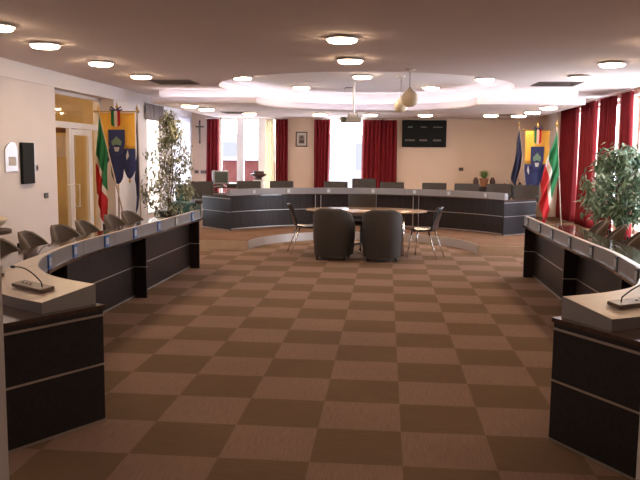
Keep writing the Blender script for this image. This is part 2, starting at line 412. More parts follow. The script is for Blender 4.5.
# notice board in the hall
nb_x = -6.78
nbd = thing('notice_board', 'white notice with red marks on the yellow hall wall behind the glazed door', 'notice', (nb_x, 15.2, 1.78), -PI / 2)
obj('panel', B(0, .02, -.24, .24, -.22, .22), 'notice_paper', nbd)
for k in range(3): obj('printed_mark', B(.02, .024, .08, .17, .09 - .13 * k, .15 - .13 * k), 'notice_red', nbd)

# windows
def window(name, axis, fixed, a0, a1, z0, z1, bars, dep=.06, handles=()):
    fr_ = bpy.data.objects.new(name, None); C.objects.link(fr_); fr_['kind'] = 'structure'
    L_ = []
    def add(u0, u1, w0, w1, th=dep):
        L_.append((u0, u1, fixed - th / 2, fixed + th / 2, w0, w1) if axis == 'x' else (fixed - th / 2, fixed + th / 2, u0, u1, w0, w1))
    add(a0, a0 + .05, z0, z1); add(a1 - .05, a1, z0, z1); add(a0, a1, z1 - .06, z1); add(a0, a1, z0, z0 + .08)
    for u0, u1 in bars: add(u0, u1, z0, z1, dep + .02)
    obj('window_frame', boxes(*L_), 'white_frame', fr_)
    g = (a0, a1, fixed - .004, fixed + .004, z0, z1) if axis == 'x' else (fixed - .004, fixed + .004, a0, a1, z0, z1)
    obj('glass', boxes(g), 'glass_pane', fr_)
    for h in handles:
        bm = nb(); tube(bm, [(h, fixed - .04, 1.02), (h, fixed - .09, 1.02), (h, fixed - .09, 1.16)], .014, 8)
        obj('window_handle', bm, 'white_frame', fr_, smooth=True)
window('window_1', 'x', YB + .18, -4.4, -2.88, .15, 2.62, [(-3.94, -3.75), (-3.36, -3.16)], handles=(-3.80,))
window('window_2', 'x', YB + .18, -1.6, -.5, .15, 2.62, [])
for i, (a, b) in enumerate(wins): window('window_%d' % (i + 3), 'y', XR + .25, a, b, .25, 2.78, [((a + b) / 2 - .04, (a + b) / 2 + .04)])
window('window_6', 'y', XL - .04, 15.5, 16.4, .3, 2.5, [])
window('window_7', 'y', XL - .25, 17.5, 18.7, .3, 2.5, [(18.06, 18.14)])

# outside, behind the back windows
bt = thing('neighbouring_building', 'pale building facade with grey window lines seen through the back window', 'building', (-6, 34, -3))
obj('wall', B(-9, 7, 0, 4, 0, 5.6), 'facade', bt)
for k in range(7): obj('window', B(-8 + 2.1 * k, -7.1 + 2.1 * k, -.05, 0, 4.0, 5.2), 'facade_line', bt)
rw = thing('terrace_wall', 'reddish brown terrace wall outside the back window', 'wall', (-5, 24, -3))
obj('wall', B(-5, 1.6, 0, .4, 0, 4.45), 'roof_red', rw); obj('coping', B(-5, 1.65, -.06, .46, 4.45, 4.56), 'facade', rw)

# ------------------------------------------------------------ curtains
def curtain(label, axis, fixed, a0, a1, z0, z1, m='curtain_red', folds=8, amp=.05, skew=0.0, group='long curtains at the windows', gather=0.0, seed=0, name='curtain'):
    rnd = random.Random(seed); ph = [rnd.uniform(0, 6.28) for _ in range(4)]
    c = (a0 + a1) / 2; wd = a1 - a0
    t = thing(name, label, 'curtain', (c, fixed, z0) if axis == 'x' else (fixed, c, z0), 0, group)
    nu = folds * 10
    def f(u, v):
        g = 1 - gather * (1 - v) ** 1.0
        s = (u - .5) * wd * g + skew * (1 - v)
        d = amp * (math.sin(u * folds * 2 * PI + ph[0] + .25 * math.sin(v * 3)) + .35 * math.sin(u * folds * 1.3 * PI + ph[1])) * (0.75 + .35 * (1 - v))
        z = v * (z1 - z0)
        return (s, d, z) if axis == 'x' else (d, s, z)
    bm = grid(nb(), f, nu, 14, .004)
    o = obj('fabric', bm, m, t, smooth=True)
    L_ = nb()
    if axis == 'x': tube(L_, [(-wd / 2, 0, z1 - z0 + .005), (wd / 2, 0, z1 - z0 + .005)], .012, 6)
    else: tube(L_, [(0, -wd / 2, z1 - z0 + .005), (0, wd / 2, z1 - z0 + .005)], .012, 6)
    obj('rail', L_, 'white_frame', t)
    return t
yc = YB - .10
curtain('narrow red curtain left of the glazed balcony window on the back wall', 'x', yc, -4.68, -4.36, .17, 2.56, folds=4, seed=1, skew=-.03, gather=-.12)
curtain('red curtain between the balcony window and the framed portrait', 'x', yc, -2.86, -2.55, .17, 2.56, folds=4, seed=2)
curtain('red curtain left of the brightest window, right of the portrait', 'x', yc, -1.87, -1.45, .17, 2.56, folds=5, seed=3, gather=.12, skew=-.02)
curtain('wide red curtain beside the black display board', 'x', yc, -.63, .25, .17, 2.56, folds=9, seed=4, gather=-.05)
curtain('cream sheer curtain at the right side of the balcony window', 'x', YB - .05, -3.14, -2.93, .17, 2.56, 'sheer_cream', 4, .02, seed=5, gather=-.2, group='sheer curtains')
xc = XR - .08
curtain('widest dark red curtain on right wall, nearest the back corner', 'y', xc, 17.42, 18.98, .17, 2.83, folds=13, seed=6)
curtain('red curtain on right wall, second from the back corner', 'y', xc, 15.95, 17.05, .17, 2.83, folds=9, seed=7)
curtain('red curtain on right wall just behind the beige pier', 'y', xc, 14.66, 15.55, .17, 2.83, folds=8, seed=8)
curtain('red curtain on right wall nearest the camera, pulled aside behind the ficus', 'y', xc, 13.66, 14.22, .17, 2.83, folds=6, seed=9, skew=-.22, gather=-.2)
curtain('short grey valance above the bright window on the left wall', 'y', XL + .06, 15.3, 16.5, 2.36, 2.70, 'curtain_grey', 6, .03, seed=10, group='pale curtains on the left wall')
curtain('white sheer curtain glowing with daylight on the left wall', 'y', XL + .07, 17.4, 18.8, .17, 2.58, 'sheer_white', 14, .02, seed=11, group='pale curtains on the left wall')

# ------------------------------------------------------------ desks
class Path:
    def __init__(s, pts, n0=None, n1=None, bl=.55):
        P = [Vector((x, y, 0)) for x, y in pts]; out = []
        for i in range(len(P) - 1):   # Catmull-Rom
            p0, p1, p2, p3 = P[max(i - 1, 0)], P[i], P[i + 1], P[min(i + 2, len(P) - 1)]
            for k in range(12):
                t = k / 12
                out.append(.5 * ((2 * p1) + (p2 - p0) * t + (2 * p0 - 5 * p1 + 4 * p2 - p3) * t * t + (3 * p1 - p0 - 3 * p2 + p3) * t ** 3))
        out.append(P[-1]); s.p = out; s.d = [0]
        for a, b in zip(out, out[1:]): s.d.append(s.d[-1] + (b - a).length)
        s.L = s.d[-1]; s.n0, s.n1, s.bl = n0, n1, bl
    def pos(s, t):
        if t <= 0: return s.p[0] + (s.p[1] - s.p[0]).normalized() * t
        if t >= s.L: return s.p[-1] + (s.p[-1] - s.p[-2]).normalized() * (t - s.L)
        for i in range(len(s.d) - 1):
            if s.d[i + 1] >= t: return s.p[i].lerp(s.p[i + 1], (t - s.d[i]) / (s.d[i + 1] - s.d[i]))
    def nor(s, t):
        a, b = s.pos(max(0, t - .12)), s.pos(min(s.L, t + .12)); d = (b - a).normalized(); n_ = Vector((-d.y, d.x, 0))
        if s.n0 and t < s.bl: n_ = n_.lerp(Vector((*s.n0, 0)), 1 - max(t, 0) / s.bl).normalized()
        if s.n1 and t > s.L - s.bl: n_ = n_.lerp(Vector((*s.n1, 0)), 1 - max(s.L - t, 0) / s.bl).normalized()
        return n_
    def at(s, t, o): return s.pos(t) + s.nor(t) * o
    def find_y(s, y):
        best = min(range(len(s.p)), key=lambda i: abs(s.p[i].y - y)); return s.d[best]
def sweep(path, prof, s0, s1, step=.12, top=-1):
    bm = nb(); k = max(1, math.ceil((s1 - s0) / step)); R = []
    for i in range(k + 1):
        t = s0 + (s1 - s0) * i / k; p, nn = path.pos(t), path.nor(t)
        R.append([bm.verts.new((p.x + nn.x * o, p.y + nn.y * o, z)) for o, z in (prof(t) if callable(prof) else prof)])
    m_ = len(R[0])
    for a, b in zip(R, R[1:]):
        for j in range(m_): bm.faces.new((a[j], b[j], b[(j + 1) % m_], a[(j + 1) % m_])).material_index = 1 if j == top else 0
    bm.faces.new(R[0]); bm.faces.new(R[-1][::-1]); return bm
def rect(o0, o1, z0, z1): return [(o0, z0), (o1, z0), (o1, z1), (o0, z1)]
CW = .37
def desk(name, label, path, zb, divs, endcaps, plates, mod=.75, off=0, cons_h=(.85, .80), dep=.68, rec=.15, wt=(.70, .725), cw=CW, ins=(0, 0)):
    cwf = cw if callable(cw) else (lambda t_: cw)
    t = thing(name, label, 'desk', (0, 0, 0)); L_ = path.L
    z0, z1 = zb + wt[0], zb + wt[1]
    obj('worktop', sweep(path, rect(-.02, dep, z0, z1), 0, L_, .1), 'worktop_brown', t)
    s = 0.0; cuts = [0] + [off + mod * k for k in range(40) if .3 < off + mod * k < L_ - .3] + [L_]
    for a, b in zip(cuts, cuts[1:]):
        obj('console', sweep(path, lambda q: [(0, z1), (cwf(q), z1), (cwf(q), zb + cons_h[0] - (cons_h[0] - cons_h[1]) * cwf(q) / CW), (.004, zb + cons_h[0]), (0, zb + cons_h[0] - .004)], a + (.003 if a else ins[0]), b - (.003 if b < L_ else ins[1]), .1, top=2), ['console_grey', 'console_top'], t)
    for a in divs:
        obj('divider_panel', sweep(path, rect(0.01, .34, zb, z0), a - .015, a + .015), 'dark_wood', t)
        obj('divider_trim', sweep(path, rect(.008, rec, zb + .355, zb + .366), a - .02, a + .02), 'aluminium', t)
    for a, b in zip(divs, divs[1:]):
        p_ = obj('front_panel', sweep(path, rect(rec, rec + .02, zb + .03, z0), a + .02, b - .02, .1), 'dark_wood', t)
        for zz, h in ((.355, .010), (.012, .018)):
            obj('panel_strip', sweep(path, rect(rec - .005, rec + .001, zb + zz, zb + zz + h), a + .02, b - .02, .1), 'aluminium', p_)
    for e in endcaps:
        s0, s1 = (0.0, .03) if e == 0 else (L_ - .03, L_)
        ep = obj('end_panel', sweep(path, rect(0.0, dep, zb + .012, z0), s0, s1), 'end_wood', t)
        f0, f1 = (-.004, 0.0) if e == 0 else (L_, L_ + .004)
        for zz, h in ((.355, .012), (.0, .014), (z0 - zb - .042, .014)):
            obj('panel_strip', sweep(path, rect(0.0, dep, zb + zz, zb + zz + h), f0, f1), 'aluminium', ep)
    for sp, m_ in plates:
        pl = obj('name_plate', sweep(path, rect(-.012, 0, z1 + .005, zb + cons_h[0] - .005), sp - .05, sp + .05), m_, t)
        obj('name_card', sweep(path, rect(-.014, -.012, z1 + .03, zb + cons_h[0] - .03), sp - .03, sp + .03), 'plate_card', pl)
    return t
AX = -.38
LP = [(-1.70, 4.28), (-1.88, 4.375), (-2.08, 4.51), (-2.27, 4.71), (-2.45, 5.0), (-2.60, 5.40), (-2.69, 5.9), (-2.73, 6.5), (-2.71, 7.3), (-2.68, 8.8), (-2.66, 10.42)]
left = Path(LP, n0=(-.517, -.856))
RP = [(2 * AX - x + (.04 if y < 4.8 else (-.01 if y < 5.6 else (-.05 if y < 8 else (-.03 if y < 9 else .0)))), y - (.1 if y > 10 else 0)) for x, y in LP][::-1]
right = Path(RP, n1=(.517, -.856))
PY = [5.55, 6.24, 7.0, 7.75, 8.49, 9.2, 10.0]
def wide(t_): return .07 + (CW - .07) * min(1, max(0, (1.75 - t_) / .95)) ** 1.2
ldiv = [.03, left.find_y(6.1), left.find_y(8.18), left.L - .02]
desk('council_desk', 'long curved dark council desk along the left wall with grey console and blue name plates', left, 0, ldiv, (0,),
     [(left.find_y(y), 'blue_plate' if i not in (5,) else 'grey_plate') for i, y in enumerate(PY)], off=.3, cw=wide, ins=(.06, 0), cons_h=(.85, .79))
rdiv = [.02, right.find_y(8.0), right.find_y(6.1), right.L - .03]
desk('council_desk', 'long curved dark council desk along the right wall below the red curtains', right, 0, rdiv, (1,),
     [(right.find_y(y), 'slate_plate') for y in PY], off=.3, cw=lambda t_: wide(right.L - t_), ins=(0, .05), cons_h=(.85, .79))
bc = (-.40, 12.70); RB = 3.10
bp_ = [(bc[0] + RB * math.cos(t), bc[1] + RB * math.sin(t)) for t in [PI - .545 - (PI - 1.09) * k / 16 for k in range(17)]]
back = Path(bp_, n0=(-.73, .69), n1=(.73, .69), bl=.4)
bd = [.02, back.L * .335, back.L * .665, back.L - .02]
bdesk = desk('council_desk', 'long arched dark president desk on the raised platform at the back', back, STG, bd, (0, 1),
     [(back.L * f, 'grey_plate') for f in (.10, .23, .37, .52, .66, .78, .92)], mod=back.L / 8, cw=.10, cons_h=(.815, .78), dep=1.0, rec=.05, wt=(.66, .685))
for fr_ in (.335, .665):
    for dd in (-.06, .06):
        obj('panel_post', sweep(back, rect(.0, .02, STG, STG + .66), back.L * fr_ + dd - .006, back.L * fr_ + dd + .006), 'aluminium', bdesk)

# ------------------------------------------------------------ microphones
def make_mic():
    t = thing('microphone', '', 'microphone', (0, 0, 0), 0, 'gooseneck microphones on the desks')
    obj('base', B(-.17, .17, -.045, .045, 0, .022, bev=.004), 'mic_brown', t)
    bm = nb(); P = [(-.11, 0, .02), (-.11, -.0, .05)] + [(-.11 + .22 * k / 8 * (1 + .3 * k / 8), 0, .05 + .07 * math.sin(PI * .62 * k / 8)) for k in range(1, 9)]
    tube(bm, P, .0045, 6); obj('gooseneck', bm, 'black_plastic', t, smooth=True)
    bm = nb(); e = Vector(P[-1]); d = (Vector(P[-1]) - Vector(P[-2])).normalized()
    tube(bm, [e, e + d * .012, e + d * .045, e + d * .055], .01, 8, [.005, .010, .010, .004]); obj('capsule', bm, 'black_plastic', t, smooth=True)
    for k in range(3): obj('button', lathe(nb(), [(.007, 0), (.007, .004)], 8, (.02 + .045 * k, 0, .022)), 'black_plastic', t)
    return t
mic = make_mic(); mic_used = [False]
def place_mic(path, s, zb, hs, flip, label, o=.22, cw=CW):
    flat = (path is not back) and .80 < (s if path is left else path.L - s)
    if flat: o = .20 if (s if path is left else path.L - s) > 1.6 else .27
    if flat and (s if path is left else path.L - s) < 1.6: flat = False
    p, nn = path.at(s, o), path.nor(s); z = zb + (.725 if flat else hs[0] + (hs[1] - hs[0]) * o / cw)
    rz = math.atan2(nn.y, nn.x) + (-PI / 2 if not flip else PI / 2)
    if not mic_used[0]: r = mic; mic_used[0] = True
    else: r = dup(mic, (0, 0, 0))
    r.location = (p.x, p.y, z - .001)
    tilt = 0 if flat else math.atan2(hs[0] - hs[1], cw)
    R_ = Matrix.Rotation(rz, 4, 'Z') @ Matrix.Rotation(-tilt if not flip else tilt, 4, 'X')
    r.rotation_euler = R_.to_euler(); r['label'] = label
ordn = ['first', 'second', 'third', 'fourth', 'fifth', 'sixth', 'seventh', 'eighth', 'ninth', 'tenth', 'eleventh', 'twelfth']
ls = [.36, .98] + [left.find_y(y) for y in (6.0, 6.75, 7.5, 8.25, 9.0, 9.8)]
for i, s in enumerate(ls):
    place_mic(left, s, 0, (.85, .80), False, 'gooseneck microphone on the left desk, %s from the camera end' % ordn[i])
for i, s in enumerate(ls):
    place_mic(right, right.L - s, 0, (.85, .80), True, 'gooseneck microphone on the right desk, %s from the camera end' % ordn[i])

# ------------------------------------------------------------ chairs
def star_base(t, m, r=.26):
    bm = nb(); tube(bm, [(0, 0, .08), (0, 0, .42)], .025, 10)
    for k in range(5):
        a = 2 * PI * k / 5 + .3; tube(bm, [(0, 0, .10), (r * math.cos(a), r * math.sin(a), .062)], .015, 6, [.02, .013])
    b = obj('base', bm, m, t)
    for k in range(5):
        a = 2 * PI * k / 5 + .3; c = nb(); M_ = Matrix.Translation((r * math.cos(a), r * math.sin(a), .028)) @ Matrix.Rotation(a, 4, 'Z') @ Matrix.Rotation(PI / 2, 4, 'X')
        lathe(c, [(.022, -.018), (.028, -.012), (.028, .012), (.022, .018)], 12); bmesh.ops.transform(c, matrix=M_, verts=c.verts)
        obj('caster', c, 'black_plastic', b)
def make_round_chair():        # faces +y, low rounded shell back
    t = thing('council_chair', '', 'chair', (0, 0, 0))
    obj('seat', B(-.24, .24, -.22, .26, .42, .50, bev=.03), 'chair_fabric', t, smooth=True)
    def f(u, v):
        a = (u - .5) * 2.5; wv = math.sqrt(max(0, 1 - (v * .985) ** 2.6)) * .95 + .05
        x = .27 * math.sin(a) * wv ; y = -.27 * math.cos(a * wv) + .02 - .08 * v
        return (x, y, .47 + .37 * v)
    obj('backrest', grid(nb(), f, 20, 12, .05), 'chair_fabric', t, smooth=True)
    for s_ in (-1, 1):
        bm = nb(); tube(bm, [(s_ * .24, .12, .44), (s_ * .27, .12, .62), (s_ * .27, -.12, .63), (s_ * .25, -.17, .55)], .014, 8)
        obj('armrest', bm, 'black_plastic', t, smooth=True)
    bm = nb(); box(bm, -.035, .035, -.37, -.35, .50, .72, bev=.006); obj('back_bracket', bm, 'black_plastic', t)
    star_base(t, 'black_plastic'); return t
def make_rect_chair():         # faces +y, rectangular upholstered back
    t = thing('council_chair', '', 'chair', (0, 0, 0))
    obj('seat', B(-.25, .25, -.22, .27, .43, .51, bev=.03), 'dark_fabric', t, smooth=True)
    def f(u, v): return ((u - .5) * .54, -.26 + .05 * abs(u - .5) * 2 * abs(u - .5) * 2 - .05 * v, .53 + .36 * v)
    obj('backrest', grid(nb(), f, 12, 8, .045), 'dark_fabric', t, smooth=False)
    bm = nb(); tube(bm, [(0, 0, .42), (0, -.29, .44), (0, -.31, .60)], .016, 8); obj('back_bracket', bm, 'black_plastic', t)
    for s_ in (-1, 1):
        bm = nb(); tube(bm, [(s_ * .25, .10, .46), (s_ * .29, .10, .66), (s_ * .29, -.16, .67), (s_ * .25, -.26, .62)], .013, 8)
        obj('armrest', bm, 'black_plastic', t, smooth=True)
    star_base(t, 'black_plastic'); return t
rc = make_round_chair(); used = [False]
def put(proto, flag, loc, rz, label, group):
    r = proto if not flag[0] else dup(proto, loc, rz); flag[0] = True
    r.location = loc; r.rotation_euler = (0, 0, rz); r['label'] = label; r['group'] = group; return r
CY = [5.72, 6.53, 7.23, 7.92, 8.60, 9.32, 10.0]
for i, y in enumerate(CY):
    s = left.find_y(y); p = left.at(s, .66); nn = left.nor(s); rz = math.atan2(-nn.y, -nn.x) - PI / 2 + random.uniform(-.22, .22)
    put(rc, used, (p.x, p.y, 0), rz, 'brown upholstered round-backed chair at the left desk, %s from the camera' % ordn[i], 'round-backed chairs at the side desks')
for i, y in enumerate([6.4, 7.15, 7.85, 8.55, 9.22, 9.88]):
    s = right.find_y(y); p = right.at(s, .66); nn = right.nor(s); rz = math.atan2(-nn.y, -nn.x) - PI / 2 + random.uniform(-.3, .3)
    put(rc, used, (p.x, p.y, 0), rz, 'brown upholstered round-backed chair at the right desk, %s from the camera' % ordn[i], 'round-backed chairs at the side desks')
rcx_, rch = make_rect_chair(), [False]
def raypx(px, y):   # lateral position on the line of sight of a column, at depth y
    d = 738.7 * fw + (px - 320) * r2 - (185 - 240) * u2
    return d.x / d.y * y
seatpx = [(207, 15.95, .45, 'at the left tip of the arched desk'), (252, 16.6, .25, 'in front of the balcony window'), (283, 16.85, .1, 'below the framed portrait'), (336, 17.0, 0, 'in front of the brightest window'),
          (392, 17.0, 0, 'right of the taller presiding chair'), (433, 16.9, -.1, 'below the black display board'), (465, 16.75, -.15, 'left of the potted palm'), (495, 16.85, -.3, 'right of the potted palm'), (521, 16.3, -.45, 'at the right tip of the arched desk beside the flags')]
for px, y, a, where in seatpx:
    put(rcx_, rch, (raypx(px, y + .3), y, STG), PI + a, 'low dark rectangular-backed chair ' + where, 'chairs behind the arched desk')
ch = dup(rcx_, (raypx(364, 17.2), 16.9, STG), PI, 'taller dark presiding chair in the middle behind the arched desk', 'chairs behind the arched desk')
for k in kids(ch):
    if k.name.startswith('backrest'): k.scale = (1.0, 1, 1.22); k.location = (0, 0, -.53 * .22 + .0)

# middle group
tub_used = [False]
def make_tub():                 # open side +y
    t = thing('tub_armchair', '', 'armchair', (0, 0, 0))
    bm = nb(); N = 40; R = []
    for i in range(N + 1):
        u = i / N
        # U-shaped plan
        Ltot = .30 + PI * .315 + .30; s = u * Ltot
        if s < .30: x, y, nx, ny, a = -.315, .30 - s, -1, 0, 0
        elif s < .30 + PI * .315:
            th = (s - .30) / .315; x, y = -.315 * math.cos(th), -.30 * math.sin(th); nx, ny = -math.cos(th), -math.sin(th)
        else: x, y, nx, ny = .315, s - .30 - PI * .315, 1, 0
        q = abs(u - .5) * 2; h = .82 - .24 * (max(0, q - .22) / .78) ** 1.5
        tp = .90
        def pt(f, z): return bm.verts.new(((x - nx * f) * (1 - .08 * (1 - z / .8)), (y - ny * f) * (1 - .08 * (1 - z / .8)), z))
        R.append([pt(0.0, .07), pt(-.012, .35), pt(-.01, h - .05), pt(.015, h - .012), pt(.05, h), pt(.085, h - .015), pt(.10, h - .06), pt(.10, .38), pt(.10, .07)])
    for a, b in zip(R, R[1:]):
        for j in range(9): bm.faces.new((a[j], a[(j + 1) % 9], b[(j + 1) % 9], b[j]))
    bm.faces.new(R[0]); bm.faces.new(R[-1][::-1])
    sharp(obj('shell', bm, 'tub_fabric', t), 60)
    obj('seat_cushion', B(-.21, .21, -.18, .30, .28, .44, bev=.04), 'tub_fabric', t, smooth=True)
    obj('seat_base', B(-.21, .21, -.17, .28, .08, .275), 'tub_fabric', t)
    for sx_ in (-.22, .22):
        for sy_ in (-.16, .24): obj('leg', tube(nb(), [(sx_, sy_, 0), (sx_, sy_, .09)], .018, 8), 'black_plastic', t)
    return t
tub = make_tub()
tub.location = (-.83, 11.68, 0); tub.rotation_euler = (0, 0, -.12)
tub['label'] = 'dark grey tub armchair seen from behind, left of the pair at the table'; tub['group'] = 'tub armchairs at the table'
dup(tub, (-.05, 11.62, 0), .03, 'dark grey tub armchair seen from behind, right of the pair at the table')

tb = thing('meeting_table', 'oval light wood meeting table with metal legs in the middle of the room', 'table', (-.33, 12.5, 0))
bm = nb(); lathe(bm, [(.96, 0), (1.0, .008), (1.0, .022), (.985, .03)], 48, (0, 0, .71), 1.03, .6); sharp(obj('tabletop', bm, 'table_wood', tb), 40)
for sx_ in (-.62, .62):
    for sy_ in (-.32, .32): obj('leg', tube(nb(), [(sx_, sy_, 0), (sx_, sy_, .71)], .025, 10), 'chrome', tb, smooth=True)
obj('apron', boxes((-.62, .62, -.33, -.31, .66, .71), (-.62, .62, .31, .33, .66, .71)), 'aluminium', tb)
# metal foot between the armchairs
obj('foot_frame', boxes((-.12, .12, -.05, .05, 0, .03), (-.04, .04, -.03, .03, .03, .71)), 'chrome', tb)
oc = dup(rcx_, (-.42, 13.05, 0), PI, 'dark square-backed office chair facing the camera behind the oval table', 'chairs at the oval table')
for k in kids(oc):
    if k.name.startswith('backrest'): k.scale = (.93, 1, 1.12); k.location = (0, 0, -.53 * .12 + .02)

def make_side_chair():         # faces +y, moulded shell with metal legs
    t = thing('side_chair', '', 'chair', (0, 0, 0))
    def fs(u, v): x = (u - .5) * (.40 + .04 * v); return (x, -.20 + .42 * v, .445 + .035 * abs(u - .5) * 2 - .02 * math.sin(PI * v) + .0 * v)
    obj('seat', grid(nb(), fs, 10, 10, .014), 'shell_black', t, smooth=True)
    def fb(u, v):
        wv = .40 - .05 * v - .10 * max(0, v - .8) / .2
        return ((u - .5) * wv, -.20 - .13 * v ** 1.2 + .10 * (abs(u - .5) * 2) ** 2 * (.3 + v) * .5, .455 + .38 * v)
    obj('backrest', grid(nb(), fb, 10, 12, .014), 'shell_black', t, smooth=True)
    for sx_ in (-1, 1):
        for sy_ in (-1, 1):
            obj('leg', tube(nb(), [(sx_ * .16, sy_ * .14, .44), (sx_ * .22, (.20 if sy_ > 0 else -.30), 0)], .011, 8), 'chrome', t, smooth=True)
    obj('seat_rail', tube(nb(), [(-.16, -.14, .435), (-.16, .14, .435), (.16, .14, .435), (.16, -.14, .435), (-.16, -.14, .435)], .010, 6), 'chrome', t)
    return t
sc_ = make_side_chair(); sc_.location = (-1.32, 12.35, 0); sc_.rotation_euler = (0, 0, -PI / 2 + .25)
sc_['label'] = 'black shell side chair with thin metal legs, at the left end of the oval table'; sc_['group'] = 'black shell side chairs'
dup(sc_, (.62, 12.12, 0), PI / 2 - .35, 'black shell side chair with shiny metal legs, at the right end of the oval table')

# ------------------------------------------------------------ ceiling lamps
def make_lamp():
    t = thing('ceiling_lamp', '', 'ceiling lamp', (0, 0, 0))
    bm = nb(); lathe(bm, [(.10, 0), (.10, -.018), (.185, -.020), (.19, -.024), (.19, -.034), (.175, -.036)], 32); sharp(obj('housing', bm, 'white_frame', t), 40)
    bm = nb(); lathe(bm, [(.168, -.030), (.172, -.045), (.155, -.062), (.10, -.070), (0, -.073)], 32); obj('diffuser', bm, 'lamp_glass', t, smooth=True)
    return t
lamp = make_lamp(); lu = [False]
def put_lamp(x, y, z, label, group):
    r = lamp if not lu[0] else dup(lamp, (x, y, z)); lu[0] = True
    r.location = (x, y, z); r['label'] = label; r['group'] = group; r.scale = (.9, .9, .9)
for i, y in enumerate((5.0, 7.06, 8.27, 9.93, 11.6)): put_lamp(-3.89 if i != 1 else -3.80, y, ZC, 'round glowing ceiling lamp in the left row, %s counted from the camera' % ordn[i], 'lamps of the main ceiling')
for i, y in enumerate((4.3, 7.92, 9.67)): put_lamp(-.49, y, ZC, 'round glowing ceiling lamp in the middle row, %s counted from the camera' % ordn[i], 'lamps of the main ceiling')
for i, y in enumerate((4.9, 6.65, 8.36, 10.05, 11.67)): put_lamp(2.88, y, ZC, 'round glowing ceiling lamp in the right row, %s counted from the camera' % ordn[i], 'lamps of the main ceiling')
for (x, y), wd in zip([(-2.53, 12.95), (-1.70, 14.75), (-.44, 12.75), (.83, 14.75), (1.66, 13.15)], ['far left of the round recess', 'back left of the round recess', 'middle of the round recess by the projector pole', 'back right of the round recess', 'far right of the round recess']):
    put_lamp(x, y, ZR, 'round glowing lamp at the ' + wd, 'lamps of the round recess')
for (x, y), wd in zip([(-3.82, 14.22), (-3.75, 15.3), (-3.13, 16.8), (-1.53, 17.0), (-.39, 17.0), (.85, 17.0), (2.30, 17.0), (2.93, 17.1), (2.98, 15.77), (2.99, 14.30)],
                      ['front left', 'left side, second from the front', 'back left above the balcony window', 'back above the left edge of the brightest window', 'back above the wide red curtain', 'back above the black display board', 'back above the potted palm', 'back right corner', 'right side, second from the front', 'front right']):
    put_lamp(x, y, ZS, 'small round lamp under the lowered ceiling, ' + wd, 'lamps of the lowered ceiling')
put_lamp(-6.3, 13.0, 3.2, 'round ceiling lamp in the yellow hall behind the glazed door', 'lamps of the hall')
put_lamp(-6.3, 11.2, 3.2, 'nearer ceiling lamp in the yellow hall, hidden by the wall', 'lamps of the hall')
# vents
def vent(x, y, z, wx, wy, label):
    t = thing('ceiling_vent', label, 'vent', (x, y, z), 0, 'dark ceiling vents')
    obj('frame', boxes((-wx, wx, -wy, -wy + .03, -.012, 0), (-wx, wx, wy - .03, wy, -.012, 0), (-wx, -wx + .03, -wy, wy, -.012, 0), (wx - .03, wx, -wy, wy, -.012, 0)), 'vent_dark', t)
    bm = nb()
    for k in range(9): box(bm, -wx + .03, wx - .03, -wy + .05 + k * (2 * wy - .1) / 9, -wy + .07 + k * (2 * wy - .1) / 9, -.010, -.002)
    obj('grille', bm, 'vent_dark', t)
    obj('backing', B(-wx + .03, wx - .03, -wy + .03, wy - .03, -.004, 0), 'vent_dark', t)
vent(-3.68, 12.72, ZC, .36, .36, 'dark square ceiling vent left, in front of the lowered ceiling')
vent(2.82, 12.95, ZC, .36, .36, 'dark square ceiling vent right, in front of the lowered ceiling')
vent(-3.45, 16.9, ZS, .30, .30, 'dark vent under the lowered ceiling at the back left')
vent(2.55, 17.25, ZS, .30, .26, 'dark vent under the lowered ceiling at the back right')

# pendants and projector
def pendant(x, y, zc, zb_, r, label, ):
    t = thing('pendant_lamp', label, 'pendant lamp', (x, y, zc), 0, 'cream globe pendants')
    obj('canopy', lathe(nb(), [(.075, 0), (.075, -.012), (.03, -.035), (0, -.036)], 20), 'white_frame', t)
    dz = zb_ - zc
    obj('cord', tube(nb(), [(0, 0, -.03), (0, 0, dz + 2.3 * r)], .004, 6), 'black_plastic', t)
    pr = [(0, dz), (.45 * r, dz + .06 * r), (.8 * r, dz + .34 * r), (.98 * r, dz + .75 * r), (1.0 * r, dz + 1.05 * r), (.88 * r, dz + 1.45 * r), (.58 * r, dz + 1.8 * r), (.22 * r, dz + 2.1 * r), (0.12 * r, dz + 2.35 * r), (0, dz + 2.36 * r)]
    obj('shade', lathe(nb(), pr, 28), 'globe_cream', t, smooth=True)
pendant(.31, 10.85, ZC, 2.345, .122, 'cream globe pendant on a thin cord, the nearer and larger looking one')
pendant(.22, 12.9, ZR, 2.38, .115, 'cream globe pendant partly hidden behind the nearer globe')
pj = thing('projector', 'grey ceiling projector hanging on a white pole before the bright window', 'projector', (-.62, 13.75, ZR))
obj('mount_pole', tube(nb(), [(0, 0, -.0), (0, 0, -.60)], .022, 10), 'silver', pj)
obj('mount_plate', lathe(nb(), [(.08, 0), (.08, -.015)], 16), 'white_frame', pj)
obj('cable_arm', tube(nb(), [(0, 0, -.12), (-.16, 0, -.12), (-.17, 0, -.16)], .006, 6), 'black_plastic', pj)
bd_ = obj('projector_body', B(-.24, .14, -.15, .15, -.75, -.65, bev=.02), 'crt_grey', pj)
obj('bracket', boxes((-.10, .08, -.02, .02, -.65, -.60), (-.1, -.08, -.02, .02, -.65, -.57), (.06, .08, -.02, .02, -.65, -.57)), 'silver', pj)
bm = nb(); lathe(bm, [(.035, 0), (.04, .02), (.03, .025)], 16); bmesh.ops.transform(bm, matrix=Matrix.Translation((-.16, -.145, -.70)) @ Matrix.Rotation(PI / 2, 4, 'X'), verts=bm.verts)
obj('lens', bm, 'crt_glass', bd_)

